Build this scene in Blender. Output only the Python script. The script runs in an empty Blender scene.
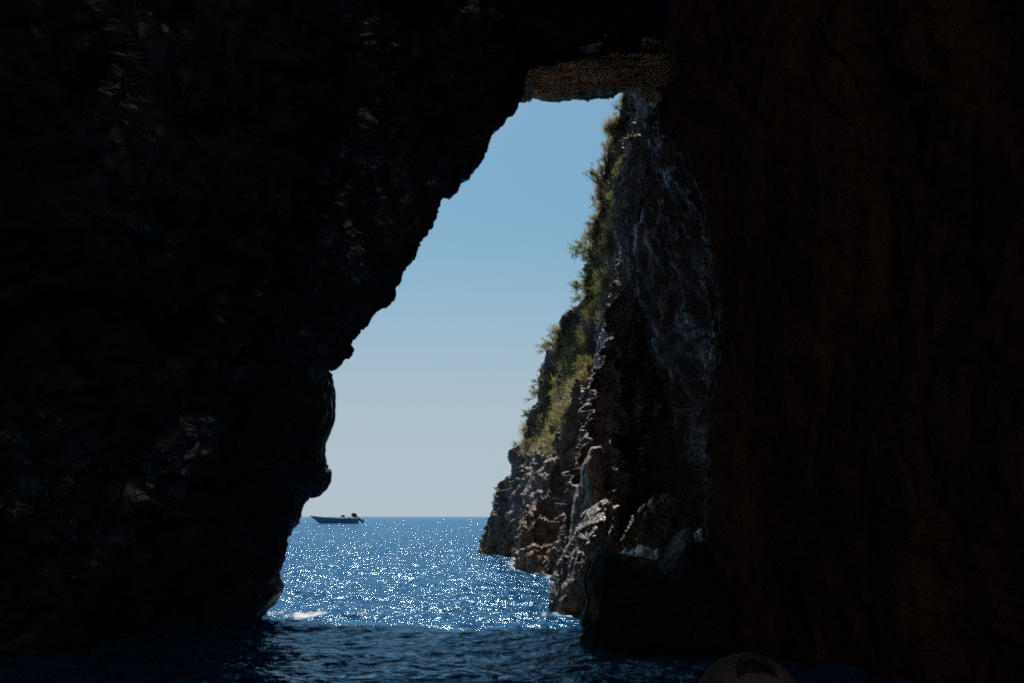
import bpy, math, random
import numpy as np
from mathutils import Vector, Matrix, Euler

random.seed(11)
rng = np.random.default_rng(11)
R = math.radians
W, H = 1024, 683
F = 995.6                      # focal length in pixels: a 35 mm lens on full frame
CAMZ = 1.2                     # the photographer sits low in a small boat
PITCH = math.atan((516.5 - 341.5) / F)
SUN_EL, SUN_AZ = 52.0, -8.0    # sun ahead of the camera, a little to its left

sc = bpy.context.scene
COL = sc.collection

# ------------------------------------------------------------------ helpers
def at(px, py, Y):
    """the world point seen at a pixel, on the vertical plane at distance Y"""
    cx, cz = (px - 512.0) / F, (341.5 - py) / F
    dy = math.cos(PITCH) - cz * math.sin(PITCH)
    dz = math.sin(PITCH) + cz * math.cos(PITCH)
    t = Y / dy
    return np.array([cx * t, Y, CAMZ + dz * t])

def link(o, parent=None):
    COL.objects.link(o)
    if parent is not None:
        o.parent = parent
    return o

def tag(o, label=None, cat=None, group=None, kind=None):
    if label: o['label'] = label
    if cat: o['category'] = cat
    if group: o['group'] = group
    if kind: o['kind'] = kind
    return o

def empty(name, loc=(0, 0, 0), rz=0.0):
    o = bpy.data.objects.new(name, None)
    o.empty_display_size = 0.2
    o.location = loc
    o.rotation_euler = (0, 0, rz)
    return link(o)

def mesh_np(name, V, faces, mat, parent=None, smooth=True):
    """faces: (n,4) or (n,3) int array"""
    V = np.asarray(V, np.float32)
    faces = np.asarray(faces, np.int32)
    me = bpy.data.meshes.new(name)
    n, k = faces.shape
    me.vertices.add(len(V)); me.vertices.foreach_set('co', V.ravel())
    me.loops.add(n * k); me.loops.foreach_set('vertex_index', faces.ravel())
    me.polygons.add(n)
    me.polygons.foreach_set('loop_start', np.arange(0, n * k, k, dtype=np.int32))
    me.polygons.foreach_set('loop_total', np.full(n, k, np.int32))
    me.polygons.foreach_set('use_smooth', np.full(n, smooth, bool))
    me.update(calc_edges=True)
    me.validate()
    if mat: me.materials.append(mat)
    return link(bpy.data.objects.new(name, me), parent)

def grid_faces(nu, nv, wrap_u=False):
    i = np.arange(nu if wrap_u else nu - 1)
    j = np.arange(nv - 1)
    I, J = np.meshgrid(i, j, indexing='ij')
    I2 = (I + 1) % nu
    return np.stack([I * nv + J, I2 * nv + J, I2 * nv + J + 1, I * nv + J + 1], -1).reshape(-1, 4)

# ------------------------------------------------------------------ noise
_perm = np.random.default_rng(5).permutation(4096).astype(np.int64)
_g = np.random.default_rng(6).normal(size=(4096, 3)); _g /= np.linalg.norm(_g, axis=1)[:, None]
_r3 = np.random.default_rng(7).random((4096, 3))

def _hash(i, j, k, s=0):
    return _perm[(_perm[(_perm[(i + s * 131) & 4095] + j) & 4095] + k) & 4095]

def noise(p, s=0):
    i = np.floor(p).astype(np.int64); f = p - i
    u = f * f * f * (f * (f * 6 - 15) + 10)
    out = np.zeros(len(p))
    for a in (0, 1):
        for b in (0, 1):
            for c in (0, 1):
                g = _g[_hash(i[:, 0] + a, i[:, 1] + b, i[:, 2] + c, s)]
                d = ((f - (a, b, c)) * g).sum(1)
                w = (u[:, 0] if a else 1 - u[:, 0]) * (u[:, 1] if b else 1 - u[:, 1]) * (u[:, 2] if c else 1 - u[:, 2])
                out += w * d
    return out * 1.6

def fbm(p, octv=4, s=0, gain=0.5):
    a, t = 1.0, 0
    for o in range(octv):
        t = t + a * noise(p * 2.03 ** o + o * 7.3, s + o)
        a *= gain
    return t

def ridged(p, octv=4, s=0):
    a, t = 1.0, 0
    for o in range(octv):
        t = t + a * (1 - 2 * np.abs(noise(p * 2.1 ** o + o * 3.1, s + o)))
        a *= 0.5
    return t * 0.5

def facets(p, s=0, tilt=1.0, step=0.6):
    """broken rock: every cell gets a plane of its own tilt and height"""
    i = np.floor(p).astype(np.int64)
    best = np.full(len(p), 1e9); out = np.zeros(len(p))
    for a in (-1, 0, 1):
        for b in (-1, 0, 1):
            for c in (-1, 0, 1):
                h = _hash(i[:, 0] + a, i[:, 1] + b, i[:, 2] + c, s)
                q = p - (i + (a, b, c) + _r3[h])
                d = (q * q).sum(1)
                m = d < best
                best[m] = d[m]
                out[m] = ((q * _g[(h * 7 + 3) & 4095]).sum(1) * tilt + (_r3[(h * 5 + 1) & 4095, 0] - 0.5) * step)[m]
    return out

def spline(P, n=None, ts=None):
    """Catmull-Rom through the rows of P (k, ...), at n even steps of the index, or at ts"""
    P = np.asarray(P, float); k = len(P)
    t = np.linspace(0, k - 1, n) if ts is None else np.asarray(ts, float)
    i = np.clip(np.floor(t).astype(int), 0, k - 2); f = t - i
    sh = (len(t),) + (1,) * (P.ndim - 1)
    f = f.reshape(sh)
    p0 = P[np.clip(i - 1, 0, k - 1)]; p1 = P[i]; p2 = P[i + 1]; p3 = P[np.clip(i + 2, 0, k - 1)]
    m1 = (p2 - p0) * 0.5; m2 = (p3 - p1) * 0.5
    f2, f3 = f * f, f * f * f
    return (2 * f3 - 3 * f2 + 1) * p1 + (f3 - 2 * f2 + f) * m1 + (-2 * f3 + 3 * f2) * p2 + (f3 - f2) * m2

def by_length(P, n):
    """index positions spaced evenly along the polyline P"""
    L = np.r_[0, np.cumsum(np.linalg.norm(np.diff(P, axis=0), axis=1))]
    return np.interp(np.linspace(0, L[-1], n), L, np.arange(len(P)))

def counts_ts(counts):
    ts = [np.linspace(i, i + 1, c, endpoint=False) for i, c in enumerate(counts)]
    return np.r_[tuple(ts) + (np.array([float(len(counts))]),)]

def grid_normals(G):
    du = np.gradient(G, axis=0); dv = np.gradient(G, axis=1)
    n = np.cross(du, dv)
    return n / (np.linalg.norm(n, axis=2, keepdims=True) + 1e-9)

def tilt_coords(p, rx, ry, scale):
    M = np.array(Euler((R(rx), R(ry), 0)).to_matrix())
    return (p @ M.T) * np.asarray(scale)

# ------------------------------------------------------------------ materials
def nodes(name):
    m = bpy.data.materials.new(name); m.use_nodes = True
    nt = m.node_tree; nt.nodes.clear()
    out = nt.nodes.new('ShaderNodeOutputMaterial')
    b = nt.nodes.new('ShaderNodeBsdfPrincipled')
    nt.links.new(b.outputs[0], out.inputs[0])
    return m, nt, b

def N(nt, t, **kw):
    n = nt.nodes.new('ShaderNode' + t)
    for k, v in kw.items():
        if k in n.inputs: n.inputs[k].default_value = v
        else: setattr(n, k, v)
    return n

def ramp(nt, src, stops):
    r = nt.nodes.new('ShaderNodeValToRGB')
    e = r.color_ramp.elements
    while len(e) < len(stops): e.new(0.5)
    for k, (p, c) in enumerate(stops):
        e[k].position = p
        e[k].color = tuple(c) + (1,) if len(c) == 3 else c
    nt.links.new(src, r.inputs[0])
    return r

def mix(nt, fac, a, b, blend='MIX'):
    m = nt.nodes.new('ShaderNodeMix'); m.data_type = 'RGBA'; m.blend_type = blend
    for s, v in ((0, fac), (6, a), (7, b)):
        if hasattr(v, 'links'): nt.links.new(v, m.inputs[s])
        else: m.inputs[s].default_value = v if s == 0 else tuple(v) + (1,)
    return m.outputs[2]

def rock_material(name, dark, mid, pale, vein=0.5, rough=0.6, scale=1.0, band=None, streak=(3.0, 3.0, 0.35), bump=0.06, spec=0.5, wet=0, thin=False, strata=False):
    m, nt, b = nodes(name)
    geo = N(nt, 'NewGeometry')
    n1 = N(nt, 'TexNoise', Scale=0.9 * scale, Detail=8.0, Roughness=0.62)
    nt.links.new(geo.outputs['Position'], n1.inputs['Vector'])
    base = ramp(nt, n1.outputs['Fac'], [(0.3, dark), (0.52, mid), (0.75, [c * 1.5 for c in mid])])
    n2 = N(nt, 'TexNoise', Scale=6 * scale, Detail=6.0, Roughness=0.7)
    nt.links.new(geo.outputs['Position'], n2.inputs['Vector'])
    spk = ramp(nt, n2.outputs['Fac'], [(0.35, (0.55, 0.55, 0.55)), (0.65, (1.25, 1.25, 1.25))])
    c = mix(nt, 1.0, base.outputs[0], spk.outputs[0], 'MULTIPLY')
    # pale mineral streaks run down the rock
    mp = N(nt, 'Mapping'); mp.inputs['Scale'].default_value = streak; mp.inputs['Rotation'].default_value = (R(8), R(10), 0)
    nt.links.new(geo.outputs['Position'], mp.inputs['Vector'])
    n3 = N(nt, 'TexNoise', Scale=scale, Detail=6.0, Roughness=0.6, Distortion=0.8)
    nt.links.new(mp.outputs[0], n3.inputs['Vector'])
    v = ramp(nt, n3.outputs['Fac'], [(0.54, (0, 0, 0)), (0.60, (vein,) * 3), (0.66, (vein * 0.15,) * 3), (0.8, (vein,) * 3)])
    if thin:      # hairline drips instead of broad bands
        for e_, (p_, c_) in zip(v.color_ramp.elements, [(0.585, 0), (0.605, vein), (0.63, vein * 0.1), (0.85, vein * 0.3)]):
            e_.position = p_; e_.color = (c_, c_, c_, 1)
    c = mix(nt, v.outputs[0], c, pale)
    if strata:    # dark beds and partings between the layers
        mp2 = N(nt, 'Mapping'); mp2.inputs['Scale'].default_value = (0.35, 0.35, 5.5); mp2.inputs['Rotation'].default_value = (R(6), R(5), 0)
        nt.links.new(geo.outputs['Position'], mp2.inputs['Vector'])
        n6 = N(nt, 'TexNoise', Scale=1.3, Detail=7.0, Roughness=0.7, Distortion=0.6)
        nt.links.new(mp2.outputs[0], n6.inputs['Vector'])
        sr = ramp(nt, n6.outputs['Fac'], [(0.34, (0.16, 0.15, 0.15)), (0.43, (0.75, 0.73, 0.72)), (0.50, (1.0, 1.0, 1.0)), (0.70, (1.25, 1.25, 1.25))])
        c = mix(nt, 1.0, c, sr.outputs[0], 'MULTIPLY')
    if band:     # shell and weed crust in the wash of the waves
        sep = N(nt, 'SeparateXYZ'); nt.links.new(geo.outputs['Position'], sep.inputs[0])
        ad = N(nt, 'Math', operation='MULTIPLY_ADD'); ad.inputs[1].default_value = 1.4
        nt.links.new(n2.outputs['Fac'], ad.inputs[0]); nt.links.new(sep.outputs[2], ad.inputs[2])
        bm = ramp(nt, ad.outputs[0], [(0.0, (1, 1, 1)), (0.35, (1, 1, 1)), (0.8, (0.6,) * 3), (1.0, (0, 0, 0))])
        mr = N(nt, 'MapRange'); mr.inputs[1].default_value = 0.0; mr.inputs[2].default_value = 2.2
        nt.links.new(ad.outputs[0], mr.inputs[0]); nt.links.new(mr.outputs[0], bm.inputs[0])
        crust = ramp(nt, n2.outputs['Fac'], [(0.4, (0.02, 0.015, 0.01)), (0.55, band), (0.7, [x * 1.5 for x in band])])
        c = mix(nt, bm.outputs[0], c, crust.outputs[0])
    nt.links.new(c, b.inputs['Base Color'])
    rr = ramp(nt, n2.outputs['Fac'], [(0.3, (rough - 0.18,) * 3), (0.7, (rough + 0.15,) * 3)])
    nt.links.new(rr.outputs[0], b.inputs['Roughness'])
    b.inputs['Specular IOR Level'].default_value = spec
    if wet:
        n5 = N(nt, 'TexNoise', Scale=0.45, Detail=5.0, Roughness=0.65)
        nt.links.new(geo.outputs['Position'], n5.inputs['Vector'])
        ws = ramp(nt, n5.outputs['Fac'], [(0.52, (spec,) * 3), (0.59, (wet,) * 3)])
        nt.links.new(ws.outputs[0], b.inputs['Specular IOR Level'])
        wr_ = ramp(nt, n5.outputs['Fac'], [(0.52, (0.75,) * 3), (0.59, (rough,) * 3)])
        nt.links.new(wr_.outputs[0], b.inputs['Roughness'])
    n4 = N(nt, 'TexNoise', Scale=9 * scale, Detail=9.0, Roughness=0.65)
    nt.links.new(geo.outputs['Position'], n4.inputs['Vector'])
    vo = N(nt, 'TexVoronoi', Scale=7 * scale); vo.feature = 'DISTANCE_TO_EDGE'
    nt.links.new(geo.outputs['Position'], vo.inputs['Vector'])
    hh = N(nt, 'Math', operation='ADD'); nt.links.new(n4.outputs['Fac'], hh.inputs[0])
    vr = ramp(nt, vo.outputs['Distance'], [(0.0, (0, 0, 0)), (0.08, (0.4,) * 3)])
    nt.links.new(vr.outputs[0], hh.inputs[1])
    bp = N(nt, 'Bump', Strength=0.8, Distance=bump)
    nt.links.new(hh.outputs[0], bp.inputs['Height'])
    nt.links.new(bp.outputs[0], b.inputs['Normal'])
    return m

def plain(name, col, rough=0.6, metallic=0.0, var=0.25, scale=30.0, bump=0.0):
    m, nt, b = nodes(name)
    tc = N(nt, 'TexCoord')
    n = N(nt, 'TexNoise', Scale=scale, Detail=4.0)
    nt.links.new(tc.outputs['Object'], n.inputs['Vector'])
    r = ramp(nt, n.outputs['Fac'], [(0.3, [c * (1 - var) for c in col]), (0.7, [min(1, c * (1 + var)) for c in col])])
    nt.links.new(r.outputs[0], b.inputs['Base Color'])
    b.inputs['Roughness'].default_value = rough
    b.inputs['Metallic'].default_value = metallic
    if bump:
        bp = N(nt, 'Bump', Strength=0.6, Distance=bump)
        nt.links.new(n.outputs['Fac'], bp.inputs['Height']); nt.links.new(bp.outputs[0], b.inputs['Normal'])
    return m

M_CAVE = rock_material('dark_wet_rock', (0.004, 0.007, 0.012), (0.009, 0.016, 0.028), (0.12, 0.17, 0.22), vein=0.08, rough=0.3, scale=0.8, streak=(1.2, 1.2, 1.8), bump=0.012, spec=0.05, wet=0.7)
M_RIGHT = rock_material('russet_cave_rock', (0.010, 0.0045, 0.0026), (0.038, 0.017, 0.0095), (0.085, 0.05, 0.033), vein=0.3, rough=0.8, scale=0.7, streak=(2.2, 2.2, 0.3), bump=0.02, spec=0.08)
M_CLIFF = rock_material('cliff_rock', (0.06, 0.046, 0.042), (0.19, 0.14, 0.12), (0.46, 0.42, 0.40), vein=0.5, rough=0.62, scale=1.1, band=(0.24, 0.16, 0.08), bump=0.06)
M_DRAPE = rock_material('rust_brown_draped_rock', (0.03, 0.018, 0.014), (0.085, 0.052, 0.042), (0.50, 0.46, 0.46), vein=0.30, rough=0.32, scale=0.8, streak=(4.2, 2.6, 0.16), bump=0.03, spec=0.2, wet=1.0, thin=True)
M_FOOT = rock_material('shade_darkened_foot_rock', (0.03, 0.024, 0.022), (0.085, 0.066, 0.06), (0.40, 0.37, 0.35), vein=0.4, rough=0.5, scale=1.3, band=(0.16, 0.105, 0.055), bump=0.06)  # darker copy of the cliff rock: shade on the foot rocks put into the colour
M_ARCH = rock_material('layered_brown_rock', (0.28, 0.19, 0.13), (0.68, 0.50, 0.37), (0.72, 0.57, 0.45), vein=0.5, rough=0.85, scale=1.2, streak=(0.5, 0.5, 5.0), bump=0.06, spec=0.05, strata=True)
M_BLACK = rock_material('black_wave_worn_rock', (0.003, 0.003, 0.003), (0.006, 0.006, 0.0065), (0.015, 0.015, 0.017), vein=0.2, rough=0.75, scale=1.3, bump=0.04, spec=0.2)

# ------------------------------------------------------------------ cave mass lofted from its mouth
def loft_mass(name, outline, back, mat, nu, seed, far=25.0, edge_amp=0.10, bulge=0.9, flip=1, lump=1.0):
    M = np.array([at(*q) for q in outline])
    tu = by_length(M, nu)
    Mu = np.stack([np.interp(tu, np.arange(len(M)), M[:, k]) for k in range(3)], 1)
    frac = np.linspace(0, 1, nu)
    Bc = np.asarray(back, float)
    B = spline(Bc, ts=frac * (len(Bc) - 1))
    # direction into the rock, from a heavily smoothed outline
    k = max(5, nu // 9)
    pad = np.pad(Mu, ((k, k), (0, 0)), mode='edge')
    ker = np.hanning(2 * k + 1); ker /= ker.sum()
    Ms = np.stack([np.convolve(pad[:, c], ker, mode='valid') for c in range(3)], 1)
    T = np.gradient(Ms, axis=0)
    out = np.stack([-T[:, 2], np.zeros(nu), T[:, 0]], 1)
    out /= np.linalg.norm(out, axis=1)[:, None] + 1e-9
    Yv = np.array([0, 1.0, 0])
    rows = [Mu + out * far + Yv * 3.0, Mu + out * 4.5 + Yv * 2.6, Mu + out * 1.3 + Yv * 1.6, Mu + out * 0.28 + Yv * 0.55, Mu]
    wts = []
    for w in (0.035, 0.09, 0.18, 0.32, 0.5, 0.72, 1.0):
        rows.append(Mu * (1 - w) + B * w + out * bulge * math.sin(math.pi * min(1, w)) ** 0.8)
    # unseen rear end left open to let light in: a flange of outer rock round it
    cen = np.array([0, -7.0, 3.0])
    rows.append(B + (B - cen) * 0.12 + np.array([0, -0.8, 0]))
    rows.append(B + (B - cen) * 0.45 + np.array([0, -0.6, 0]))
    rows = np.array(rows)
    ts = counts_ts([10, 16, 24, 26, 30, 40, 60, 80, 70, 50, 36, 10, 6])
    G = spline(rows, ts=ts)                     # (nv, nu, 3)
    nrm = grid_normals(G) * flip
    P = G.reshape(-1, 3)
    # large forms are held back near the traced mouth so its outline keeps its place
    de = np.abs(ts - 4.0)
    we = np.clip(de / 2.5, 0, 1)[:, None].repeat(nu, 1).ravel()
    q = tilt_coords(P, 25, 32, (1.0, 1.0, 2.1))
    if lump < 1: q = P * (1.2, 0.9, 0.4)
    d = we * lump * (0.55 * fbm(P * 0.33, 3, seed) + 0.30 * ridged(q * 0.55, 4, seed + 3))
    d += (0.03 + 0.97 * lump * we) * (0.30 * facets(q * 0.8, seed + 5) + 0.22 * facets(q * 2.1, seed + 6))
    d += 0.75 * edge_amp * fbm(P * 2.3, 4, seed + 8) + 0.026 * facets(P * 6.0, seed + 7) + 0.022 * fbm(P * 9, 3, seed + 9)
    P = P + nrm.reshape(-1, 3) * d[:, None]
    o = mesh_np(name, P, grid_faces(len(ts), nu), mat)
    return o

mouth = [(244, 680, 12.0), (262, 622, 12.3), (269, 608, 12.4), (278, 590, 12.4), (283, 570, 12.4), (288, 545, 12.5), (297, 522, 12.5), (303, 505, 12.6),
         (315, 489, 12.6), (318, 472, 12.6), (314, 456, 12.7), (320, 441, 12.7), (317, 428, 12.7), (312, 405, 12.7), (316, 382, 12.8), (324, 372, 12.8),
         (340, 365, 12.8), (353, 357, 12.9), (355, 340, 12.9), (370, 320, 13.0), (385, 298, 13.1), (400, 276, 13.2), (415, 250, 13.3), (428, 222, 13.4),
         (440, 197, 13.5), (460, 180, 13.6), (475, 163, 13.7), (487, 143, 14.2), (495, 122, 14.8), (510, 106, 15.6), (523, 93, 16.4), (526, 60, 16.8),
         (560, 56, 16.8), (600, 51, 16.8), (636, 46, 16.8), (650, 34, 16.6), (662, 35, 16.4), (674, 48, 16.0), (700, 70, 15.0), (760, 80, 14.0), (900, 70, 13.0)]
back_left = [(-8, -7, -1.8), (-9.2, -7, 2.0), (-8.8, -7, 6.0), (-6.4, -7, 9.6), (-2.6, -7, 11.8), (1.2, -7, 12.4), (6, -7, 12.4), (13, -7, 12.0)]
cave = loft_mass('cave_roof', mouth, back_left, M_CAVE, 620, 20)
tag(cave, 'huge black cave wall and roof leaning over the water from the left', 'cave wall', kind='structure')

right_edge = [(672, -230, 10.2), (672, -60, 10.0), (672, 20, 10.0), (671, 70, 10.0), (661, 100, 10.0), (664, 128, 10.0), (688, 162, 10.0), (705, 200, 10.0),
              (714, 260, 10.0), (718, 330, 9.9), (713, 400, 9.8), (707, 470, 9.7), (704, 505, 9.6), (707, 545, 9.5), (720, 580, 9.4), (732, 606, 9.4),
              (742, 640, 9.3), (752, 700, 9.2)]
back_right = [(9.0, -7, 15.5), (9.2, -7, 10.0), (9.2, -7, 5.0), (8.6, -7, 1.0), (7.6, -7, -1.8)]
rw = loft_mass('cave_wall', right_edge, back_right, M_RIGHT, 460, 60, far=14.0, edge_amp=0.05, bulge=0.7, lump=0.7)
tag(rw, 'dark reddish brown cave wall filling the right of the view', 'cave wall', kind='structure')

# added cliff, unseen behind the camera, bouncing sunlight in through the rear opening
gx, gz = np.meshgrid(np.linspace(-46, 46, 240), np.linspace(-1.5, 19, 90), indexing='ij')
P = np.stack([gx, -25 - 0.35 * gz - 0.004 * gx ** 2, gz], -1).reshape(-1, 3)
P[:, 1] += 1.5 * fbm(P * 0.15, 3, 240) + 0.8 * facets(P * 0.5, 241) + 0.4 * facets(P * 1.3, 242)
M_PALE = rock_material('pale_bounce_rock', (0.44, 0.37, 0.30), (0.58, 0.50, 0.42), (0.64, 0.58, 0.52), vein=0.4, rough=0.8)
o = mesh_np('cliff', P, grid_faces(240, 90), M_PALE)
tag(o, 'unseen pale cliff behind the camera, added to bounce sunlight into the cave', 'cliff', kind='structure')

# ------------------------------------------------------------------ the sea cliff outside, one sheet through its ridges and gullies
ridges = [
 # silhouette ridge, far headland
 [(470, 575, 34.0), (477, 553, 34.0), (486, 526, 34.0), (493, 500, 33.4), (506, 474, 32.8), (515, 447, 32.2), (528, 420, 31.6), (538, 400, 31.0), (545, 366, 30.4), (553, 342, 29.8),
  (566, 320, 29.2), (578, 300, 28.7), (576, 270, 28.2), (584, 240, 27.6), (596, 200, 27.0), (602, 170, 26.5), (608, 145, 26.0), (617, 118, 25.5), (628, 94, 25.0), (642, 60, 25.0), (652, 30, 25.0)],
 [(508, 580, 30.0), (513, 557, 30.4), (512, 535, 30.2), (512, 510, 30.0), (518, 480, 29.8), (529, 450, 29.6), (541, 420, 29.4), (554, 390, 29.0), (563, 350, 28.6), (581, 320, 28.0),
  (595, 298, 27.5), (599, 268, 27.0), (606, 235, 26.5), (613, 200, 26.0), (617, 165, 25.5), (623, 130, 25.0), (634, 97, 24.5), (649, 60, 24.0), (660, 30, 24.0)],
 [(508, 590, 23.0), (514, 570, 23.2), (518, 548, 23.4), (521, 520, 24.0), (529, 490, 24.5), (540, 465, 25.0), (553, 435, 25.4), (566, 400, 25.5), (578, 360, 25.5), (593, 325, 25.4),
  (605, 290, 25.0), (611, 260, 24.8), (616, 225, 24.5), (621, 190, 24.2), (626, 160, 24.0), (630, 130, 23.5), (641, 97, 23.0), (656, 60, 22.6), (666, 30, 22.4)],
 [(546, 600, 20.5), (551, 574, 21.4), (558, 540, 22.6), (566, 500, 23.6), (574, 460, 24.2), (584, 420, 24.4), (593, 380, 24.2), (603, 340, 24.0), (613, 300, 23.5), (619, 270, 23.0),
  (624, 230, 22.5), (630, 190, 22.0), (635, 150, 21.5), (642, 120, 21.0), (652, 90, 20.5), (666, 60, 20.0), (676, 30, 20.0)],
 [(556, 612, 17.2), (560, 588, 17.6), (570, 560, 18.0), (577, 520, 18.6), (584, 480, 19.2), (588, 440, 20.0), (595, 400, 20.8), (604, 360, 21.2), (611, 320, 21.4), (617, 280, 21.2),
  (623, 240, 20.8), (630, 200, 20.4), (636, 160, 20.0), (644, 125, 19.6), (655, 90, 19.0), (668, 60, 18.8), (679, 30, 18.8)],
 [(566, 625, 14.8), (576, 590, 15.2), (588, 560, 15.6), (597, 520, 16.0), (601, 480, 16.4), (601, 440, 17.0), (604, 400, 17.6), (609, 360, 18.2), (614, 320, 18.8), (620, 280, 18.9),
  (626, 240, 18.9), (632, 200, 18.8), (639, 160, 18.6), (647, 125, 18.2), (658, 90, 17.8), (670, 60, 17.6), (681, 30, 17.6)],
 [(606, 600, 18.6), (609, 560, 18.8), (611, 525, 19.0), (612, 500, 19.2), (615, 460, 19.4), (620, 410, 19.4), (627, 360, 19.2), (634, 300, 18.5), (640, 250, 18.0), (646, 200, 17.5),
  (652, 150, 17.0), (660, 110, 16.5), (669, 80, 16.5), (680, 40, 16.5)],
 [(650, 605, 16.6), (650, 560, 17.0), (650, 520, 17.4), (652, 480, 17.8), (655, 440, 17.8), (658, 400, 17.4), (662, 350, 16.6), (665, 300, 16.0), (668, 250, 15.5), (670, 200, 15.0),
  (672, 150, 15.0), (677, 100, 15.0), (684, 60, 15.0), (691, 30, 15.0)],
 [(702, 625, 14.0), (702, 560, 14.4), (701, 500, 14.8), (701, 460, 14.8), (702, 400, 14.4), (704, 350, 14.2), (706, 300, 13.8), (707, 250, 13.5), (704, 200, 13.5), (702, 150, 13.5),
  (702, 100, 13.5), (704, 60, 13.5), (706, 30, 13.5)],
 [(770, 640, 13.0), (770, 540, 13.0), (765, 480, 13.0), (760, 400, 12.9), (760, 300, 12.8), (758, 200, 12.6), (756, 100, 12.6), (756, 30, 12.6)],
 [(920, 640, 14.0), (920, 540, 13.0), (915, 400, 12.2), (910, 300, 12.0), (905, 200, 12.0), (900, 100, 12.0), (900, 30, 12.0)],
]
NR = 760
cols = []
for rd in ridges:
    P = np.array([at(*q) for q in rd])
    top = P[-1].copy(); top2 = top + np.array([2.5, 1.0, 6.0]); top3 = top2 + np.array([6.0, 2.0, 10.0])
    P = np.vstack([P, top2, top3])
    # even height steps over the visible part
    dense = spline(P, ts=np.linspace(0, len(P) - 1, 2400))
    z = np.maximum.accumulate(dense[:, 2] + np.linspace(0, 1e-4, 2400))
    lev = np.r_[np.linspace(P[0, 2], top[2], NR - 40, endpoint=False), np.linspace(top[2], top3[2], 40)]
    cols.append(np.stack([np.interp(lev, z, dense[:, 0]), np.interp(lev, z, dense[:, 1]), lev], 1))
b0 = cols[0] + np.array([2.2, 5.0, 0.0]); b1 = cols[0] + np.array([9.0, 14.0, 0.0])
cols = np.array([b1, b0] + cols)               # (ncol, NR, 3)
cts = counts_ts([10, 26, 90, 90, 70, 60, 80, 90, 80, 60, 30, 12])
G = spline(cols, ts=cts)                        # (nc, NR, 3)
nrm = grid_normals(G)
mid = nrm[len(cts) // 3, NR // 2]
if mid[0] > 0: nrm = -nrm                       # towards the channel and the camera
P = G.reshape(-1, 3)
u = cts[:, None].repeat(NR, 1).ravel()
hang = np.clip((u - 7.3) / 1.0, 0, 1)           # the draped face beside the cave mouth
lean = P - np.stack([0.34 * P[:, 2], -0.2 * P[:, 2], np.zeros(len(P))], 1)
q = lean * (1.4, 1.7, 0.30)
ql = tilt_coords(P, 12, -20, (1.2, 1.2, 0.8))
low = np.clip((5.0 - P[:, 2]) / 3.0, 0, 1) * np.clip((4.6 - u) / 0.8, 0, 1)
qh = tilt_coords(P, 6, 12, (2.2, 1.4, 0.42))
d = 0.28 * fbm(P * 0.45, 3, 90) \
    + (1 - hang) * (1 - low) * (0.34 * facets(q * (0.7, 0.8, 0.55), 91, tilt=0.45, step=1.3) + 0.20 * facets(q * (1.7, 1.8, 1.1), 92, tilt=0.6, step=1.0) + 0.24 * facets(ql * 0.9, 193, tilt=0.9) + 0.13 * facets(ql * 2.6, 194) + 0.05 * facets(ql * 6.0, 195) + 0.10 * ridged(q * 1.1, 3, 94)) \
    + (1 - hang) * low * (0.40 * facets(ql * 0.75, 191, tilt=0.8) + 0.26 * facets(ql * 1.8, 192) + 0.13 * facets(ql * 4.2, 193) + 0.12 * ridged(q * 1.2, 3, 94)) \
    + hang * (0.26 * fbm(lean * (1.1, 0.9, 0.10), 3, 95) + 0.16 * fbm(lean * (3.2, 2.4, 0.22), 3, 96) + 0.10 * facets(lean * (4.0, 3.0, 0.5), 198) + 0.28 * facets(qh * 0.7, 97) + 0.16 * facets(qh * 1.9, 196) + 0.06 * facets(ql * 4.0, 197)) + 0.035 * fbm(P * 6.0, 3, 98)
P = P + nrm.reshape(-1, 3) * (d - 0.34)[:, None]
CL = P.reshape(len(cts), NR, 3)
cliff = mesh_np('cliff', P, grid_faces(len(cts), NR), M_CLIFF)
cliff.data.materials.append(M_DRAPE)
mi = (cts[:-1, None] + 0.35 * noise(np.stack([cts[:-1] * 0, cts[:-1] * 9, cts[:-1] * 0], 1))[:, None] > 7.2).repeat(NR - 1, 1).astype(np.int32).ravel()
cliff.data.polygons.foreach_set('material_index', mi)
tag(cliff, 'steep grey brown sea cliff beyond the cave mouth, shrubs down its crest', 'cliff', kind='structure')

# ------------------------------------------------------------------ rock bridge across the top of the mouth
bot = [(470, 116), (500, 104), (527, 92), (545, 92), (565, 90), (585, 87), (605, 86), (622, 83), (640, 88), (660, 101), (690, 121), (740, 141)]
rows = []
for px, py in bot:
    e = at(px, py, 17.3)
    k = min(1, max(0, (px - 532) / 14)); jag = {527: 0.7, 545: -0.5, 565: 0.5, 500: -0.6}.get(px, 0.2)  # k deepens the unseen back to shade rocks below, jag breaks its shadow edge
    rows.append([at(px, 0, 16.0) + np.array([0, 0, 3.0]), at(px, 30, 16.6), at(px, 48, 17.0), at(px, 58, 17.05), at(px, py * 0.6 + 28, 17.12), at(px, py - 4, 17.16), e,
                 e + np.array([0.1, 1.4 + jag + 4.4 * k, 1.0 + 2.6 * k]), e + np.array([0.3, 1.8 + jag + 4.8 * k, 2.3 + 3.0 * k]), e + np.array([0.6, 1.6 + 4.6 * k, 5.0]), e + np.array([1.0, 1.6 + 4.6 * k, 13.0])])
rows = np.array(rows).transpose(1, 0, 2)
ts = counts_ts([10, 16, 30, 50, 60, 50, 40, 40, 24, 10])
G = spline(spline(rows, ts=ts).transpose(1, 0, 2), n=320).transpose(1, 0, 2)
nrm = grid_normals(G)
if nrm[100, 160][1] > 0: nrm = -nrm
P = G.reshape(-1, 3)
q = tilt_coords(P, 14, 4, (0.42, 0.9, 3.6))
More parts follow.
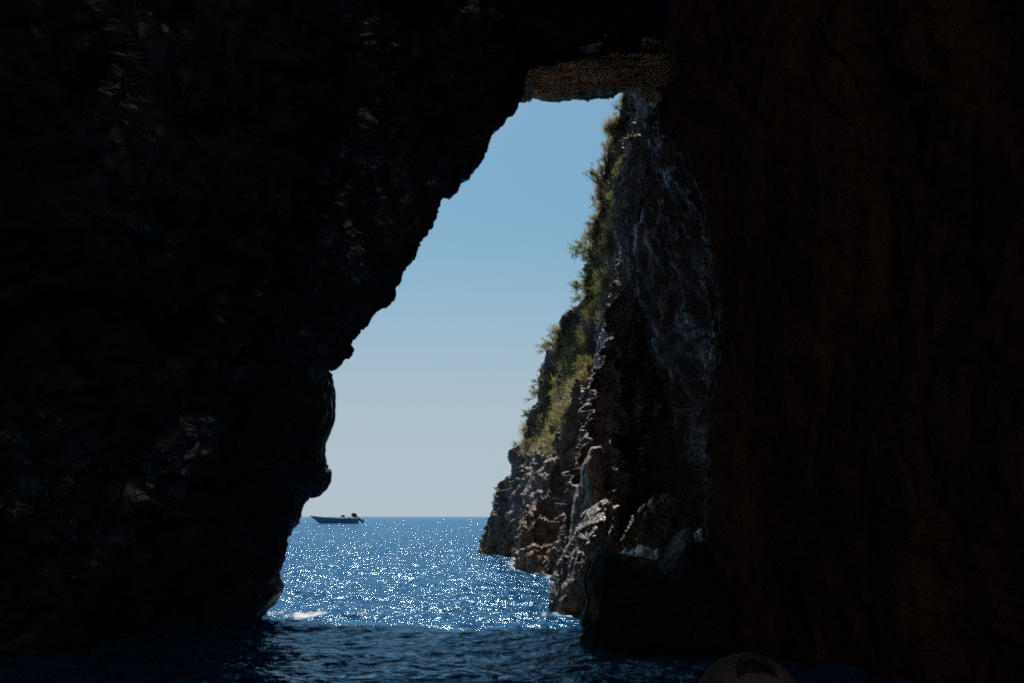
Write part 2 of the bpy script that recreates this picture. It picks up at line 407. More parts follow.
d = 0.15 * facets(q * 1.1, 120, tilt=0.35, step=1.3) + 0.11 * facets(q * 2.4, 121, tilt=0.5, step=1.2) + 0.05 * facets(q * 6, 122) + 0.10 * fbm(P * 1.5, 3, 123) + 0.03 * fbm(P * 8, 3, 124)
P = P + nrm.reshape(-1, 3) * d[:, None]
arch = mesh_np('rock_arch', P, grid_faces(len(ts), 320), M_ARCH)
tag(arch, 'layered brown rock bridge spanning the top of the cave mouth', 'rock arch', kind='structure')

# ------------------------------------------------------------------ single rocks, from an outline with its own distance and thickness
def rock(name, outline, Y, front, backd, mat, seed, label, cat='rock', amp=1.0, nu=260, aniso=(1.3, 1.0, 0.8), kind=None):
    Pm = np.array([at(px, py, Y) for px, py in outline])
    Pm = np.vstack([Pm, Pm[:1]])
    tu = by_length(Pm, nu + 1)[:-1]
    ring = np.stack([np.interp(tu, np.arange(len(Pm)), Pm[:, k]) for k in range(3)], 1)
    cen = ring.mean(0)
    def r(s, dy): return cen + (ring - cen) * s + np.array([0, dy, 0])
    rows = np.array([r(0.02, -front), r(0.45, -front * 0.92), r(0.80, -front * 0.6), r(0.97, -front * 0.2), r(1.0, 0), r(0.97, backd * 0.3), r(0.8, backd * 0.75), r(0.4, backd), r(0.02, backd * 1.02)])
    ts = counts_ts([20, 26, 24, 14, 12, 14, 16, 12])
    G = spline(rows, ts=ts)
    nrm = grid_normals(np.concatenate([G[:, -1:], G, G[:, :1]], 1))[:, 1:-1]
    out = (G - cen)
    if (nrm * out).sum() < 0: nrm = -nrm
    P = G.reshape(-1, 3)
    q = tilt_coords(P, -10, -16, aniso)
    d = amp * (0.24 * facets(q * (1.7, 1.3, 0.8), seed, tilt=0.6, step=1.2) + 0.12 * facets(q * (3.8, 3.0, 2.0), seed + 1, tilt=0.8, step=1.0) + 0.05 * facets(q * 7, seed + 2) + 0.07 * fbm(P * 2.2, 4, seed + 3))
    P = P + nrm.reshape(-1, 3) * d[:, None]
    f = grid_faces(len(ts), nu)
    i = np.arange(len(ts) - 1)
    wrapf = np.stack([i * nu + nu - 1, (i + 1) * nu + nu - 1, (i + 1) * nu, i * nu], 1)
    o = mesh_np(name, P - cen, np.vstack([f, wrapf]), mat)
    o.location = cen
    tag(o, label, cat, kind=kind)
    return o

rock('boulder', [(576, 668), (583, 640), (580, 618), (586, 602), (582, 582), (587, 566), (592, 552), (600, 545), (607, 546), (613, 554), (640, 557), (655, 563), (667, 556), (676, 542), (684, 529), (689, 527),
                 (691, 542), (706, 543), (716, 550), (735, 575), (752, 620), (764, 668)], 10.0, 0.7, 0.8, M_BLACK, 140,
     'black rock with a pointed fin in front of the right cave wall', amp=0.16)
rock('boulder', [(553, 640), (557, 612), (559, 598), (566, 580), (571, 560), (579, 545), (588, 530), (598, 512), (606, 505), (613, 515), (617, 545), (618, 640)], 13.0, 0.5, 1.6, M_FOOT, 150,
     'sunlit craggy rock at the waterline where the cliff foot meets the black rock', amp=0.55)
rock('rock_spire', [(562, 612), (572, 566), (579, 530), (582, 505), (588, 486), (589, 466), (596, 450), (602, 462), (604, 486), (611, 505), (612, 535), (618, 560), (622, 612)], 15.0, 0.35, 1.4, M_CLIFF, 187,
     'narrow pale rock spire standing against the dark cliff face, lit by the sun', amp=0.5)
rock('boulder', [(616, 556), (624, 535), (636, 512), (650, 500), (664, 496), (680, 503), (692, 522), (704, 570), (610, 575)], 13.2, 0.4, 1.2, M_FOOT, 160,
     'grey slab of rock lying at the back of the shaded cove', amp=0.7)
rock('boulder', [(290, 505), (300, 490), (314, 494), (321, 488), (323, 478), (318, 463), (318, 445), (326, 428), (331, 412), (331, 392), (328, 379), (324, 371), (305, 368), (290, 380)], 13.1, 0.4, 0.7, M_CAVE, 170,
     'rounded dark knob of rock jutting into the sky from the left cave wall', amp=0.3)

# ------------------------------------------------------------------ sea
def sea_material():
    m, nt, b = nodes('sea_water')
    geo = N(nt, 'NewGeometry')
    at_ = N(nt, 'Attribute'); at_.attribute_name = 'foam'
    nf = N(nt, 'TexNoise', Scale=6.0, Detail=8.0, Roughness=0.75)
    mp0 = N(nt, 'Mapping'); mp0.inputs['Scale'].default_value = (1.0, 0.55, 1.0)
    nt.links.new(geo.outputs['Position'], mp0.inputs[0]); nt.links.new(mp0.outputs[0], nf.inputs['Vector'])
    # foam shows where its density beats the noise
    sub = N(nt, 'Math', operation='ADD'); nt.links.new(nf.outputs['Fac'], sub.inputs[0]); nt.links.new(at_.outputs['Fac'], sub.inputs[1])
    fm = N(nt, 'MapRange'); fm.inputs[1].default_value = 0.88; fm.inputs[2].default_value = 1.02
    nt.links.new(sub.outputs[0], fm.inputs[0])
    c = mix(nt, fm.outputs[0], (0.005, 0.060, 0.155), (0.75, 0.78, 0.8))
    nt.links.new(c, b.inputs['Base Color'])
    rg = N(nt, 'MapRange'); rg.inputs[3].default_value = 0.105; rg.inputs[4].default_value = 0.7
    nt.links.new(fm.outputs[0], rg.inputs[0]); nt.links.new(rg.outputs[0], b.inputs['Roughness'])
    b.inputs['Specular IOR Level'].default_value = 0.0
    gl = N(nt, 'BsdfGlossy'); gl.inputs['Color'].default_value = (0.46, 0.71, 0.92, 1)
    fr = N(nt, 'Fresnel', IOR=1.333)
    fk = N(nt, 'Math', operation='SUBTRACT'); fk.use_clamp = True
    nt.links.new(fr.outputs[0], fk.inputs[0]); nt.links.new(fm.outputs[0], fk.inputs[1])
    mx = N(nt, 'MixShader')
    nt.links.new(fk.outputs[0], mx.inputs[0]); nt.links.new(b.outputs[0], mx.inputs[1]); nt.links.new(gl.outputs[0], mx.inputs[2])
    nt.links.new(mx.outputs[0], [n for n in nt.nodes if n.type == 'OUTPUT_MATERIAL'][0].inputs[0])
    nt.links.new(rg.outputs[0], gl.inputs['Roughness'])
    mp = N(nt, 'Mapping'); mp.inputs['Scale'].default_value = (1.0, 1.25, 1.0)
    nt.links.new(geo.outputs['Position'], mp.inputs[0])
    n1 = N(nt, 'TexNoise', Scale=1.1, Detail=3.0, Roughness=0.55); nt.links.new(mp.outputs[0], n1.inputs['Vector'])
    n2 = N(nt, 'TexNoise', Scale=5.0, Detail=4.0, Roughness=0.55, Distortion=0.4); nt.links.new(mp.outputs[0], n2.inputs['Vector'])
    b1 = N(nt, 'Bump', Strength=1.0, Distance=0.20); nt.links.new(n1.outputs['Fac'], b1.inputs['Height'])
    b2 = N(nt, 'Bump', Strength=1.0, Distance=0.062); nt.links.new(n2.outputs['Fac'], b2.inputs['Height'])
    nt.links.new(b1.outputs[0], b2.inputs['Normal'])
    for q_ in (b, gl, fr): nt.links.new(b2.outputs[0], q_.inputs['Normal'])
    return m
M_SEA = sea_material()

ang = np.r_[np.linspace(-math.pi, -0.42, 90, endpoint=False), np.linspace(-0.42, 0.36, 860, endpoint=False), np.linspace(0.36, math.pi, 91)]
pyv = np.r_[np.linspace(684, 517.2, 640)]
rv = CAMZ / np.tan(np.arctan((pyv - 341.5) / F) - PITCH)
rv = np.r_[np.array([0.05, 1, 2, 3, 4, 5, 6, 6.8, 7.4]), rv[rv > 7.6], np.geomspace(2200, 16000, 8)]
rv = np.unique(rv)
A, RR = np.meshgrid(ang, rv, indexing='ij')
X, Y = (RR * np.sin(A)).ravel(), (RR * np.cos(A)).ravel()
dr = np.gradient(rv)[None, :].repeat(len(ang), 0).ravel()
Z = np.zeros_like(X)
wr = np.random.default_rng(3)
for k in range(150):
    lam = math.exp(wr.uniform(math.log(0.11), math.log(4.5)))
    th = R(-12) + wr.normal(0, 0.75)
    amp = 0.0027 * lam ** 0.7 * (0.5 + wr.random())
    kx, ky = math.sin(th) * 2 * math.pi / lam, math.cos(th) * 2 * math.pi / lam
    fade = np.clip((lam / dr - 2.0) / 3.0, 0, 1)
    ph = kx * X + ky * Y + wr.uniform(0, 6.28)
    Z += amp * fade * (np.sin(ph) + 0.25 * np.cos(2 * ph))
calm = np.clip((RR.ravel() - 3.0) / 4.0, 0.0, 1.0)
Z *= calm * np.where(Y < 12, 0.8, 1.0)
# foam: the wash line across the mouth, and a collar where the swell breaks on rock
pf = np.stack([X, Y, np.zeros_like(X)], 1)
near = RR.ravel() < 60
foam = np.zeros_like(X)
pn = pf[near]
wob = 0.35 * fbm(pn * np.array([0.5, 0.2, 1]), 3, 200)
line = np.exp(-((pn[:, 1] - (13.0 + 0.06 * pn[:, 0] + wob)) / 0.26) ** 2) * (0.40 + 0.26 * fbm(pn * np.array([1.1, 0.6, 1]), 3, 201))
line *= (pn[:, 0] > -4) & (pn[:, 0] < 1.6)
def near_path(pts, w):
    pts = np.asarray(pts, float); best = np.full(len(pn), 1e9)
    for a, b2 in zip(pts[:-1], pts[1:]):
        ab = b2 - a
        t = np.clip(((pn[:, :2] - a) @ ab) / (ab @ ab), 0, 1)
        best = np.minimum(best, np.linalg.norm(pn[:, :2] - (a + t[:, None] * ab), axis=1))
    return np.exp(-(best / w) ** 2)
def foot(col):
    i = np.argmin(np.abs(cols[col][:, 2])); return cols[col][i, :2]
collar = near_path([foot(2), foot(3), foot(4), foot(5), foot(6), foot(7)], 0.4) * 0.42
wash = near_path([at(548, 620, 12.6)[:2], at(585, 620, 12.4)[:2]], 0.3) * 0.4
foam[near] = np.maximum.reduce([line, collar, wash])
sea = mesh_np('sea', np.stack([X, Y, Z], 1), grid_faces(len(ang), len(rv)), M_SEA)
a_ = sea.data.attributes.new('foam', 'FLOAT', 'POINT'); a_.data.foreach_set('value', foam.astype(np.float32))
tag(sea, 'choppy blue sea glittering under the sun beyond the cave', 'sea', kind='structure')

# ------------------------------------------------------------------ white water washing over the tide shelf behind the black rock
M_FOAM = plain('white_water', (0.42, 0.46, 0.48), 0.4, var=0.75, scale=9.0, bump=0.03)
def wash_mound(pts, Y, depth, seed, label):
    # low, lumpy tongue of foaming water: crest line given by its outline
    C = np.array([at(px, py, Y) for px, py in pts])
    t = by_length(C, 90)
    L = np.stack([np.interp(t, np.arange(len(C)), C[:, k]) for k in range(3)], 1)
    v = np.linspace(-1, 1, 40)
    end = np.clip(np.minimum(np.linspace(0, 1, 90), np.linspace(1, 0, 90)) * 5, 0.05, 1)
    V = L[:, None, :] + np.stack([0 * v, v * depth, -0.28 * np.abs(v) ** 1.5], 1)[None] * np.stack([end * 0 + 1, end, end * 0 + 1], 1)[:, None, :]
    V[..., 2] -= (1 - end)[:, None] * 0.15
    Pv = V.reshape(-1, 3)
    Pv[:, 2] += 0.09 * fbm(Pv * (6, 4, 1), 4, seed) + 0.07 * ridged(Pv * (4, 2, 1), 3, seed + 2) - 0.05
    n = len(Pv); f = grid_faces(90, 40)
    low = Pv - (0, 0, 0.25)
    o = mesh_np('white_water', np.vstack([Pv, low]), np.vstack([f, f[:, ::-1] + n]), M_FOAM)
    tag(o, label, 'foam', kind='stuff')
wash_mound([(604, 556), (618, 552), (634, 549), (648, 546), (658, 551), (668, 556)], 11.6, 0.7, 210, 'bluish white water washing over the shelf behind the black rock')
wash_mound([(686, 535), (692, 532), (700, 530), (708, 534), (714, 538)], 11.3, 0.5, 220, 'small patch of bluish white water beside the pointed fin')

# ------------------------------------------------------------------ shrubs on the cliff
def leaf_material(name, c1, c2, c3):
    m, nt, b = nodes(name)
    geo = N(nt, 'NewGeometry')
    r = ramp(nt, geo.outputs['Random Per Island'], [(0.0, c1), (0.5, c2), (1.0, c3)])
    nt.links.new(r.outputs[0], b.inputs['Base Color'])
    b.inputs['Roughness'].default_value = 0.55
    b.inputs['Specular IOR Level'].default_value = 0.3
    tr = N(nt, 'BsdfTranslucent'); nt.links.new(r.outputs[0], tr.inputs[0])
    mx = N(nt, 'MixShader'); mx.inputs[0].default_value = 0.55
    nt.links.new(b.outputs[0], mx.inputs[1]); nt.links.new(tr.outputs[0], mx.inputs[2])
    nt.links.new(mx.outputs[0], [n for n in nt.nodes if n.type == 'OUTPUT_MATERIAL'][0].inputs[0])
    return m
LEAF = {'olive': leaf_material('olive_leaves', (0.11, 0.12, 0.035), (0.26, 0.24, 0.075), (0.38, 0.32, 0.11)),
        'green': leaf_material('green_leaves', (0.09, 0.12, 0.03), (0.22, 0.25, 0.065), (0.36, 0.36, 0.12)),
        'dry': leaf_material('dry_leaves', (0.18, 0.13, 0.06), (0.37, 0.27, 0.12), (0.50, 0.40, 0.19)),
        'straw': leaf_material('straw_blades', (0.28, 0.22, 0.10), (0.42, 0.35, 0.16), (0.26, 0.27, 0.09))}
M_TWIG = plain('shrub_bark', (0.09, 0.065, 0.045), 0.8, var=0.4)

def tube(V, Fc, pts, r0, r1, k=5):
    pts = [np.asarray(p, float) for p in pts]
    base = sum(len(v) for v in V)
    ringv = []
    for i, p in enumerate(pts):
        d = pts[min(i + 1, len(pts) - 1)] - pts[max(i - 1, 0)]; d = d / (np.linalg.norm(d) + 1e-9)
        a = np.cross(d, (0.3, 0.9, 0.2)); a /= np.linalg.norm(a) + 1e-9; b = np.cross(d, a)
        r = r0 + (r1 - r0) * i / (len(pts) - 1)
        for j in range(k):
            t = 2 * math.pi * j / k
            ringv.append(p + (a * math.cos(t) + b * math.sin(t)) * r)
    V.append(np.array(ringv))
    for i in range(len(pts) - 1):
        for j in range(k):
            Fc.append((base + i * k + j, base + i * k + (j + 1) % k, base + (i + 1) * k + (j + 1) % k, base + (i + 1) * k + j))

def shrub_meshes(seed, leaf, sparse):
    """stem and foliage of a wind-bent shrub, about 1 m across, growing along +Z"""
    g = np.random.default_rng(seed)
    V, Fc, ends = [], [], []
    for k in range(9):
        az, el = g.uniform(0, 6.28), g.uniform(0.25, 1.35)
        L = g.uniform(0.3, 0.62)
        d = np.array([math.cos(az) * math.cos(el), math.sin(az) * math.cos(el), math.sin(el)])
        bend = g.normal(0, 0.10, 3)
        pts = [d * L * t + bend * t * t for t in np.linspace(0, 1, 6)]
        tube(V, Fc, pts, 0.016, 0.005)
        for s in range(6):
            a = pts[g.integers(2, 5)]
            e = a + (d + g.normal(0, 0.6, 3)) * g.uniform(0.08, 0.26)
            tube(V, Fc, [a, (a + e) / 2 + g.normal(0, 0.01, 3), e], 0.006, 0.003, 3)
            ends.append((a, e))
    stem = (np.vstack(V), np.array(Fc))
    LV, LF = [], []
    for a, e in ends:
        if g.random() < sparse: continue
        n = int(g.integers(18, 36))
        t = g.uniform(0.3, 1.1, n)[:, None]
        c = a + (e - a) * t + g.normal(0, 0.035, (n, 3))
        dirv = (e - a) / (np.linalg.norm(e - a) + 1e-9)
        ax = dirv + g.normal(0, 0.55, (n, 3)); ax /= np.linalg.norm(ax, axis=1)[:, None]
        sd = np.cross(ax, g.normal(0, 1, (n, 3))); sd /= np.linalg.norm(sd, axis=1)[:, None] + 1e-9
        L = g.uniform(0.035, 0.075, n)[:, None]; w = L * g.uniform(0.16, 0.30, n)[:, None]
        base = sum(len(v) for v in LV)
        LV.append(np.stack([c, c + ax * L * 0.5 + sd * w, c + ax * L, c + ax * L * 0.5 - sd * w], 1).reshape(-1, 3))
        LF.append(np.arange(n * 4).reshape(n, 4) + base)
    return stem, (np.vstack(LV), np.vstack(LF))

protos = {}
def shrub(seed, leaf, sparse, loc, normal, size, squash, label, group, twiggy=False):
    key = (seed, leaf)
    if key not in protos:
        st, fo = shrub_meshes(seed, leaf, sparse)
        r = empty('shrub')
        s = mesh_np('stem', st[0], st[1], M_TWIG, r)
        f = mesh_np('foliage', fo[0], fo[1], LEAF[leaf], r, smooth=False)
        protos[key] = (r, s, f)
    else:
        src = protos[key]
        r = src[0].copy(); COL.objects.link(r)
        for ch in src[1:]:
            c = ch.copy(); COL.objects.link(c); c.parent = r
    n = np.asarray(normal, float) + np.array([0, 0, 0.9]); n /= np.linalg.norm(n)
    qt = Vector(n).to_track_quat('Z', 'Y').to_matrix() @ Matrix.Rotation(random.uniform(0, 6.28), 3, 'Z')
    r.rotation_euler = qt.to_euler()
    r.location = loc
    r.scale = (size, size * random.uniform(0.85, 1.15), size * squash)
    tag(r, label, 'shrub', group)
    return r

CLN = grid_normals(CL)
if CLN[len(cts) // 3, NR // 2, 0] > 0: CLN = -CLN
def project(p):
    d = np.asarray(p) - (0, 0, CAMZ)
    zc = d[..., 1] * math.cos(PITCH) + d[..., 2] * math.sin(PITCH)
    yc = -d[..., 1] * math.sin(PITCH) + d[..., 2] * math.cos(PITCH)
    return 512 + F * d[..., 0] / zc, 341.5 - F * yc / zc
_k = int(np.where(cts >= 1.6)[0][0]); _e = int(np.where(cts <= 6)[0][-1])
_ux, _uy = project(CL[_k:_e:2, ::2])
def on_cliff(px, py):
    """nearest spot of the cliff surface that shows at a pixel, with its normal"""
    dd = (_ux - px) ** 2 + (_uy - py) ** 2
    i, j = np.unravel_index(np.argmin(dd), dd.shape)
    return CL[_k + i * 2, j * 2], CLN[_k + i * 2, j * 2]

# shrubs one can single out
single = [
 (626, 106, 'green', 0.60, 0.1, 'small green shrub hanging just under the right end of the rock bridge'),
 (634, 146, 'green', 0.42, 0.1, 'pale green tuft alone on the dark rock below the bridge, right of the crest'),
 (631, 176, 'green', 0.42, 0.1, 'green tuft on the dark rock face under the pale tuft'),
 (588, 184, 'olive', 0.85, 0.5, 'wind-bent shrub with bare twigs reaching farthest out into the sky'),
 (576, 246, 'olive', 0.80, 0.1, 'dense dark shrub bulging from the crest at mid height of the cliff'),
 (572, 284, 'green', 0.62, 0.1, 'dark shrub at the overhang where the crest steps back to the left'),
 (553, 428, 'green', 0.85, 0.0, 'bright yellow-green rounded bush, lowest on the sunlit buttress'),
 (560, 338, 'dry', 0.75, 0.2, 'brown dried shrub on the shoulder below the overhang'),
]
sd = 300
for px, py, leaf, size, sp, lab in single:
    p, n = on_cliff(px, py)
    shrub(sd, leaf, sp, p + n * 0.02, n, size, 0.9, lab, None); sd += 1
# the rest down the crest and slope
crest = [(622, 97), (619, 112), (613, 130), (609, 145), (606, 160), (604, 175), (601, 190), (598, 205), (594, 222), (590, 236), (586, 250), (584, 264), (583, 278), (584, 292), (580, 304), (570, 318),
         (558, 334), (549, 350), (543, 368), (540, 384), (536, 400), (528, 416), (522, 430), (516, 442)]
for k, (px, py) in enumerate(crest):
    p, n = on_cliff(px + random.uniform(-2, 4), py + random.uniform(-4, 4))
    leaf = random.choice(['olive', 'olive', 'green', 'dry', 'dry'])
    shrub(400 + random.randrange(3), leaf, 0.15, p, n + np.array([-0.3, 0, 0.2]), random.uniform(0.36, 0.64) * (0.75 if py > 400 else 1), 0.9,
          'shrub on the skyline crest of the cliff, one of a ragged row against the sky', 'shrubs along the skyline crest')
slope = [((603, 118), (626, 170)), ((598, 180), (618, 230)), ((590, 225), (612, 290)), ((585, 280), (604, 320)), ((556, 330), (590, 390)), ((544, 380), (572, 430)), ((524, 425), (556, 455))]
cnt = [4, 6, 15, 10, 22, 14, 7]
for ((x0, y0), (x1, y1)), c in zip(slope, cnt):
    for k in range(c):
        px, py = random.uniform(x0, x1), random.uniform(y0, y1)
        p, n = on_cliff(px, py)
        leaf = random.choice(['olive', 'olive', 'dry', 'dry', 'green'])
        shrub(410 + random.randrange(3), leaf, 0.1, p, n, random.uniform(0.3, 0.6), 0.7,
              'low shrub on the sunlit slope between the skyline crest and the dark rock', 'low shrubs on the sunlit cliff slope')
# dry grass between them
gv, gf = [], []
g = np.random.default_rng(77)
tries = [(s, c * 26) for s, c in zip(slope, cnt)]
base = 0
for ((x0, y0), (x1, y1)), c in tries:
    for k in range(c):
        p, n = on_cliff(g.uniform(x0, x1), g.uniform(y0, y1))
        nb = 26
        d = n * 0.4 + np.array([0, 0, 0.7]) + g.normal(0, 0.45, (nb, 3)); d /= np.linalg.norm(d, axis=1)[:, None]
        L = g.uniform(0.08, 0.26, nb)[:, None]
        s = np.cross(d, g.normal(0, 1, (nb, 3))); s /= np.linalg.norm(s, axis=1)[:, None]
        o = p + g.normal(0, 0.07, (nb, 3)); w = 0.008
        gv.append(np.stack([o - s * w, o + s * w, o + d * L + np.array([0, 0, -0.03])], 1).reshape(-1, 3))
        gf.append(np.arange(nb * 3).reshape(nb, 3) + base); base += nb * 3
grass = mesh_np('dry_grass', np.vstack(gv), np.vstack(gf), LEAF['straw'], smooth=False)
tag(grass, 'dry straw-coloured grass growing between the shrubs on the cliff', 'grass', kind='stuff')

# ------------------------------------------------------------------ the open boat on the horizon
M_HULL = plain('blue_hull_paint', (0.06, 0.19, 0.34), 0.45, var=0.2, scale=3)
M_INNER = plain('weathered_white_paint', (0.55, 0.57, 0.58), 0.5, var=0.15, scale=4)
M_DARK = plain('black_plastic', (0.015, 0.016, 0.018), 0.4, var=0.3)
M_GREY = plain('grey_metal', (0.25, 0.26, 0.27), 0.4, 0.6)

def box(name, size, loc, mat, parent, bevel=0.02, rot=(0, 0, 0)):
    import bmesh
    bm = bmesh.new(); bmesh.ops.create_cube(bm, size=1)
    bmesh.ops.scale(bm, vec=size, verts=bm.verts)
    bmesh.ops.bevel(bm, geom=bm.edges[:], offset=bevel, segments=2, affect='EDGES')
    me = bpy.data.meshes.new(name); bm.to_mesh(me); bm.free(); me.materials.append(mat)
    o = link(bpy.data.objects.new(name, me), parent); o.location = loc; o.rotation_euler = rot
    return o

def open_hull(L, beam, free, bow_rise, mat_hull, parent, thick=0.06):
    """open skiff, bow at -X, keel at the origin; outer and inner skin"""
    nx, ns = 60, 25
    t = np.linspace(0, 1, nx)          # 0 stern (+X), 1 bow (-X)
    skins = []
    for off in (0.0, thick):
        V = []
        for a in t:
            hb = beam / 2 * (0.88 + 0.12 * math.sin(min(a * 2, 1) * math.pi / 2)) * max(0.0, 1 - max(0, (a - 0.45) / 0.55) ** 2.2)
            hb = max(hb - off, 0.012)
            gun = free + bow_rise * max(0, (a - 0.3) / 0.7) ** 2.0
            keel = -0.30 + off + (0.30 + free * 0.35) * max(0, (a - 0.72) / 0.28) ** 2.4
            rake = 0.16 * L * max(0, (a - 0.6) / 0.4) ** 1.6
            for s in np.linspace(-1, 1, ns):
                sh = abs(s) ** 0.55
                zz = keel + (gun - keel) * abs(s) ** 1.8
                fl = 0.74 + 0.26 * abs(s) ** 2
                xx = L * (0.5 - a * 0.86) - rake * max(0, (zz - keel) / (gun - keel + 1e-6))
                V.append((xx, math.copysign(hb * sh * fl, s), zz))
        skins.append(np.array(V))
    A, B = skins
    n = len(A)
    f = grid_faces(nx, ns)
    F2 = f[:, ::-1] + n
    i = np.arange(nx - 1)
    e1 = np.stack([i * ns, (i + 1) * ns, (i + 1) * ns + n, i * ns + n], 1)
    e2 = np.stack([i * ns + ns - 1 + n, (i + 1) * ns + ns - 1 + n, (i + 1) * ns + ns - 1, i * ns + ns - 1], 1)
    j = np.arange(ns // 2)
    tr = np.stack([j, j + 1, ns - 2 - j, ns - 1 - j], 1)
    return mesh_np('hull', np.vstack([A, B]), np.vstack([f, F2, e1, e2, tr, tr[:, ::-1] + n]), mat_hull, parent)

def lathe(name, prof, mat, parent, loc=(0, 0, 0), rot=(0, 0, 0), k=20, sy=1.0):
    V = [(r * math.cos(2 * math.pi * i / k), sy * r * math.sin(2 * math.pi * i / k), z) for i in range(k) for r, z in prof]
    o = mesh_np(name, V, grid_faces(k, len(prof), True), mat, parent)
    o.location = loc; o.rotation_euler = rot
    return o

DB = 176.0
cb = at(334.5, 519, DB)
bt = empty('fishing_boat', (cb[0], DB, 0.0), R(4))
tag(bt, 'blue open fishing boat with raised bow and tilted outboard motor near the horizon', 'boat')
LB = 8.3
open_hull(LB, 1.9, 0.92, 0.42, M_HULL, bt)
rail = []; rf = []
for s in (-1, 1):
    pts = []
    for a in np.linspace(0.0, 0.98, 30):
        hb = 0.95 * (0.88 + 0.12 * math.sin(min(a * 2, 1) * math.pi / 2)) * max(0.02, 1 - max(0, (a - 0.45) / 0.55) ** 2.2)
        gun = 0.92 + 0.42 * max(0, (a - 0.3) / 0.7) ** 2.0
        pts.append((LB * (0.5 - a * 0.86) - 0.16 * LB * max(0, (a - 0.6) / 0.4) ** 1.6, s * hb, gun + 0.01))
    tube(rail, rf, pts, 0.05, 0.035, 6)
mesh_np('rub_rail', np.vstack(rail), np.array(rf), M_INNER, bt)
for x in (-1.85, -0.95, -0.05, 0.85, 1.75, 2.6):
    box('seat', (0.42, 1.66, 0.16), (x, 0, 1.04), M_INNER, bt)
box('fuel_tank', (0.6, 0.5, 0.42), (1.45, 0.1, 1.25), M_DARK, bt, 0.06)
mo = empty('outboard_motor'); mo.parent = bt; mo.scale = (1.35,) * 3; mo.location = (3.75, 0.0, 1.12); mo.rotation_euler = (0, R(-52), 0)
lathe('cowling', [(0.0, 0.62), (0.18, 0.6), (0.27, 0.48), (0.31, 0.2), (0.27, -0.08), (0.0, -0.1)], M_DARK, mo, (0, 0, 0.1), sy=0.75)
box('motor_leg', (0.28, 0.14, 1.05), (0.02, 0, -0.5), M_DARK, mo, 0.05)
box('cavitation_plate', (0.5, 0.26, 0.03), (0.12, 0, -0.85), M_DARK, mo, 0.01)
lathe('gearcase', [(0.0, -0.3), (0.07, -0.2), (0.10, 0.0), (0.09, 0.2), (0.0, 0.32)], M_DARK, mo, (0.08, 0, -1.08), (0, R(90), 0))
pv, pf_ = [], []
for k in range(3):
    a = 2 * math.pi * k / 3
    c, s = math.cos(a), math.sin(a)
    for (u_, v_, w_) in ((0.05, -0.04, -0.03), (0.2, -0.09, -0.05), (0.24, 0.05, 0.04), (0.06, 0.04, 0.03)):
        pv.append((w_, u_ * c - v_ * s, u_ * s + v_ * c))
    pf_.append((4 * k, 4 * k + 1, 4 * k + 2, 4 * k + 3))
pr = mesh_np('propeller', pv, np.array(pf_), M_GREY, mo, smooth=False); pr.location = (0.42, 0, -1.08)
sm = pr.modifiers.new('thick', 'SOLIDIFY'); sm.thickness = 0.02
bkt = box('motor_bracket', (0.25, 0.3, 0.4), (3.62, 0, 0.85), M_DARK, bt, 0.03)

# ------------------------------------------------------------------ fellow passenger in front of the camera, and the boat under both
M_SKIN = plain('skin', (0.30, 0.17, 0.12), 0.5, var=0.1)
M_HAIR = plain('dark_hair', (0.03, 0.02, 0.016), 0.5, var=0.4, scale=80)
M_CAP = plain('faded_mauve_cloth', (0.085, 0.056, 0.058), 0.9, var=0.12, scale=60, bump=0.002)
M_BIND = plain('dark_cap_binding', (0.012, 0.010, 0.011), 0.8)
M_SHIRT = plain('grey_shirt_cloth', (0.12, 0.12, 0.13), 0.9, var=0.15, scale=40, bump=0.003)

def skin_figure(name, verts, edges, radii, mat, parent, levels=2):
    me = bpy.data.meshes.new(name); me.from_pydata(verts, edges, []); me.materials.append(mat)
    o = link(bpy.data.objects.new(name, me), parent)
    md = o.modifiers.new('skin', 'SKIN'); md.use_smooth_shade = True
    lay = me.skin_vertices[0].data if me.skin_vertices else None
    if lay is None:
        bpy.context.view_layer.objects.active = o
    for v, r in zip(me.skin_vertices[0].data, radii):
        v.radius = (r, r) if not isinstance(r, tuple) else r
    me.skin_vertices[0].data[0].use_root = True
    sb = o.modifiers.new('sub', 'SUBSURF'); sb.levels = levels; sb.render_levels = levels
    return o

pc = at(765, 662, 1.78)
ps = empty('person', (pc[0], 1.86, 0.0))
tag(ps, 'person in a faded mauve cap seen from behind at the bottom edge', 'person')
TOP = float(pc[2])                        # crown of the cap
hz = TOP - 0.125                          # centre of the head
sz = TOP - 0.90                           # seat height
# y grows away from the camera: the passenger faces the sea
vs = [(0, 0, sz + 0.06), (0, 0.0, sz + 0.28), (0, 0.0, sz + 0.48), (0, 0.015, sz + 0.60), (0, 0.04, sz + 0.68), (0, 0.055, hz + 0.0), (0, 0.05, hz + 0.06),
      (0.17, 0, sz + 0.55), (0.23, 0.03, sz + 0.30), (0.19, 0.26, sz + 0.20), (0.16, 0.34, sz + 0.18),
      (-0.17, 0, sz + 0.55), (-0.23, 0.03, sz + 0.30), (-0.19, 0.26, sz + 0.20), (-0.16, 0.34, sz + 0.18),
      (0.10, 0.04, sz + 0.07), (0.13, 0.45, sz + 0.10), (0.13, 0.50, sz - 0.28), (0.13, 0.62, sz - 0.31),
      (-0.10, 0.04, sz + 0.07), (-0.13, 0.45, sz + 0.10), (-0.13, 0.50, sz - 0.28), (-0.13, 0.62, sz - 0.31)]
ed = [(0, 1), (1, 2), (2, 3), (3, 4), (4, 5), (5, 6), (2, 7), (7, 8), (8, 9), (9, 10), (2, 11), (11, 12), (12, 13), (13, 14),
      (0, 15), (15, 16), (16, 17), (17, 18), (0, 19), (19, 20), (20, 21), (21, 22)]
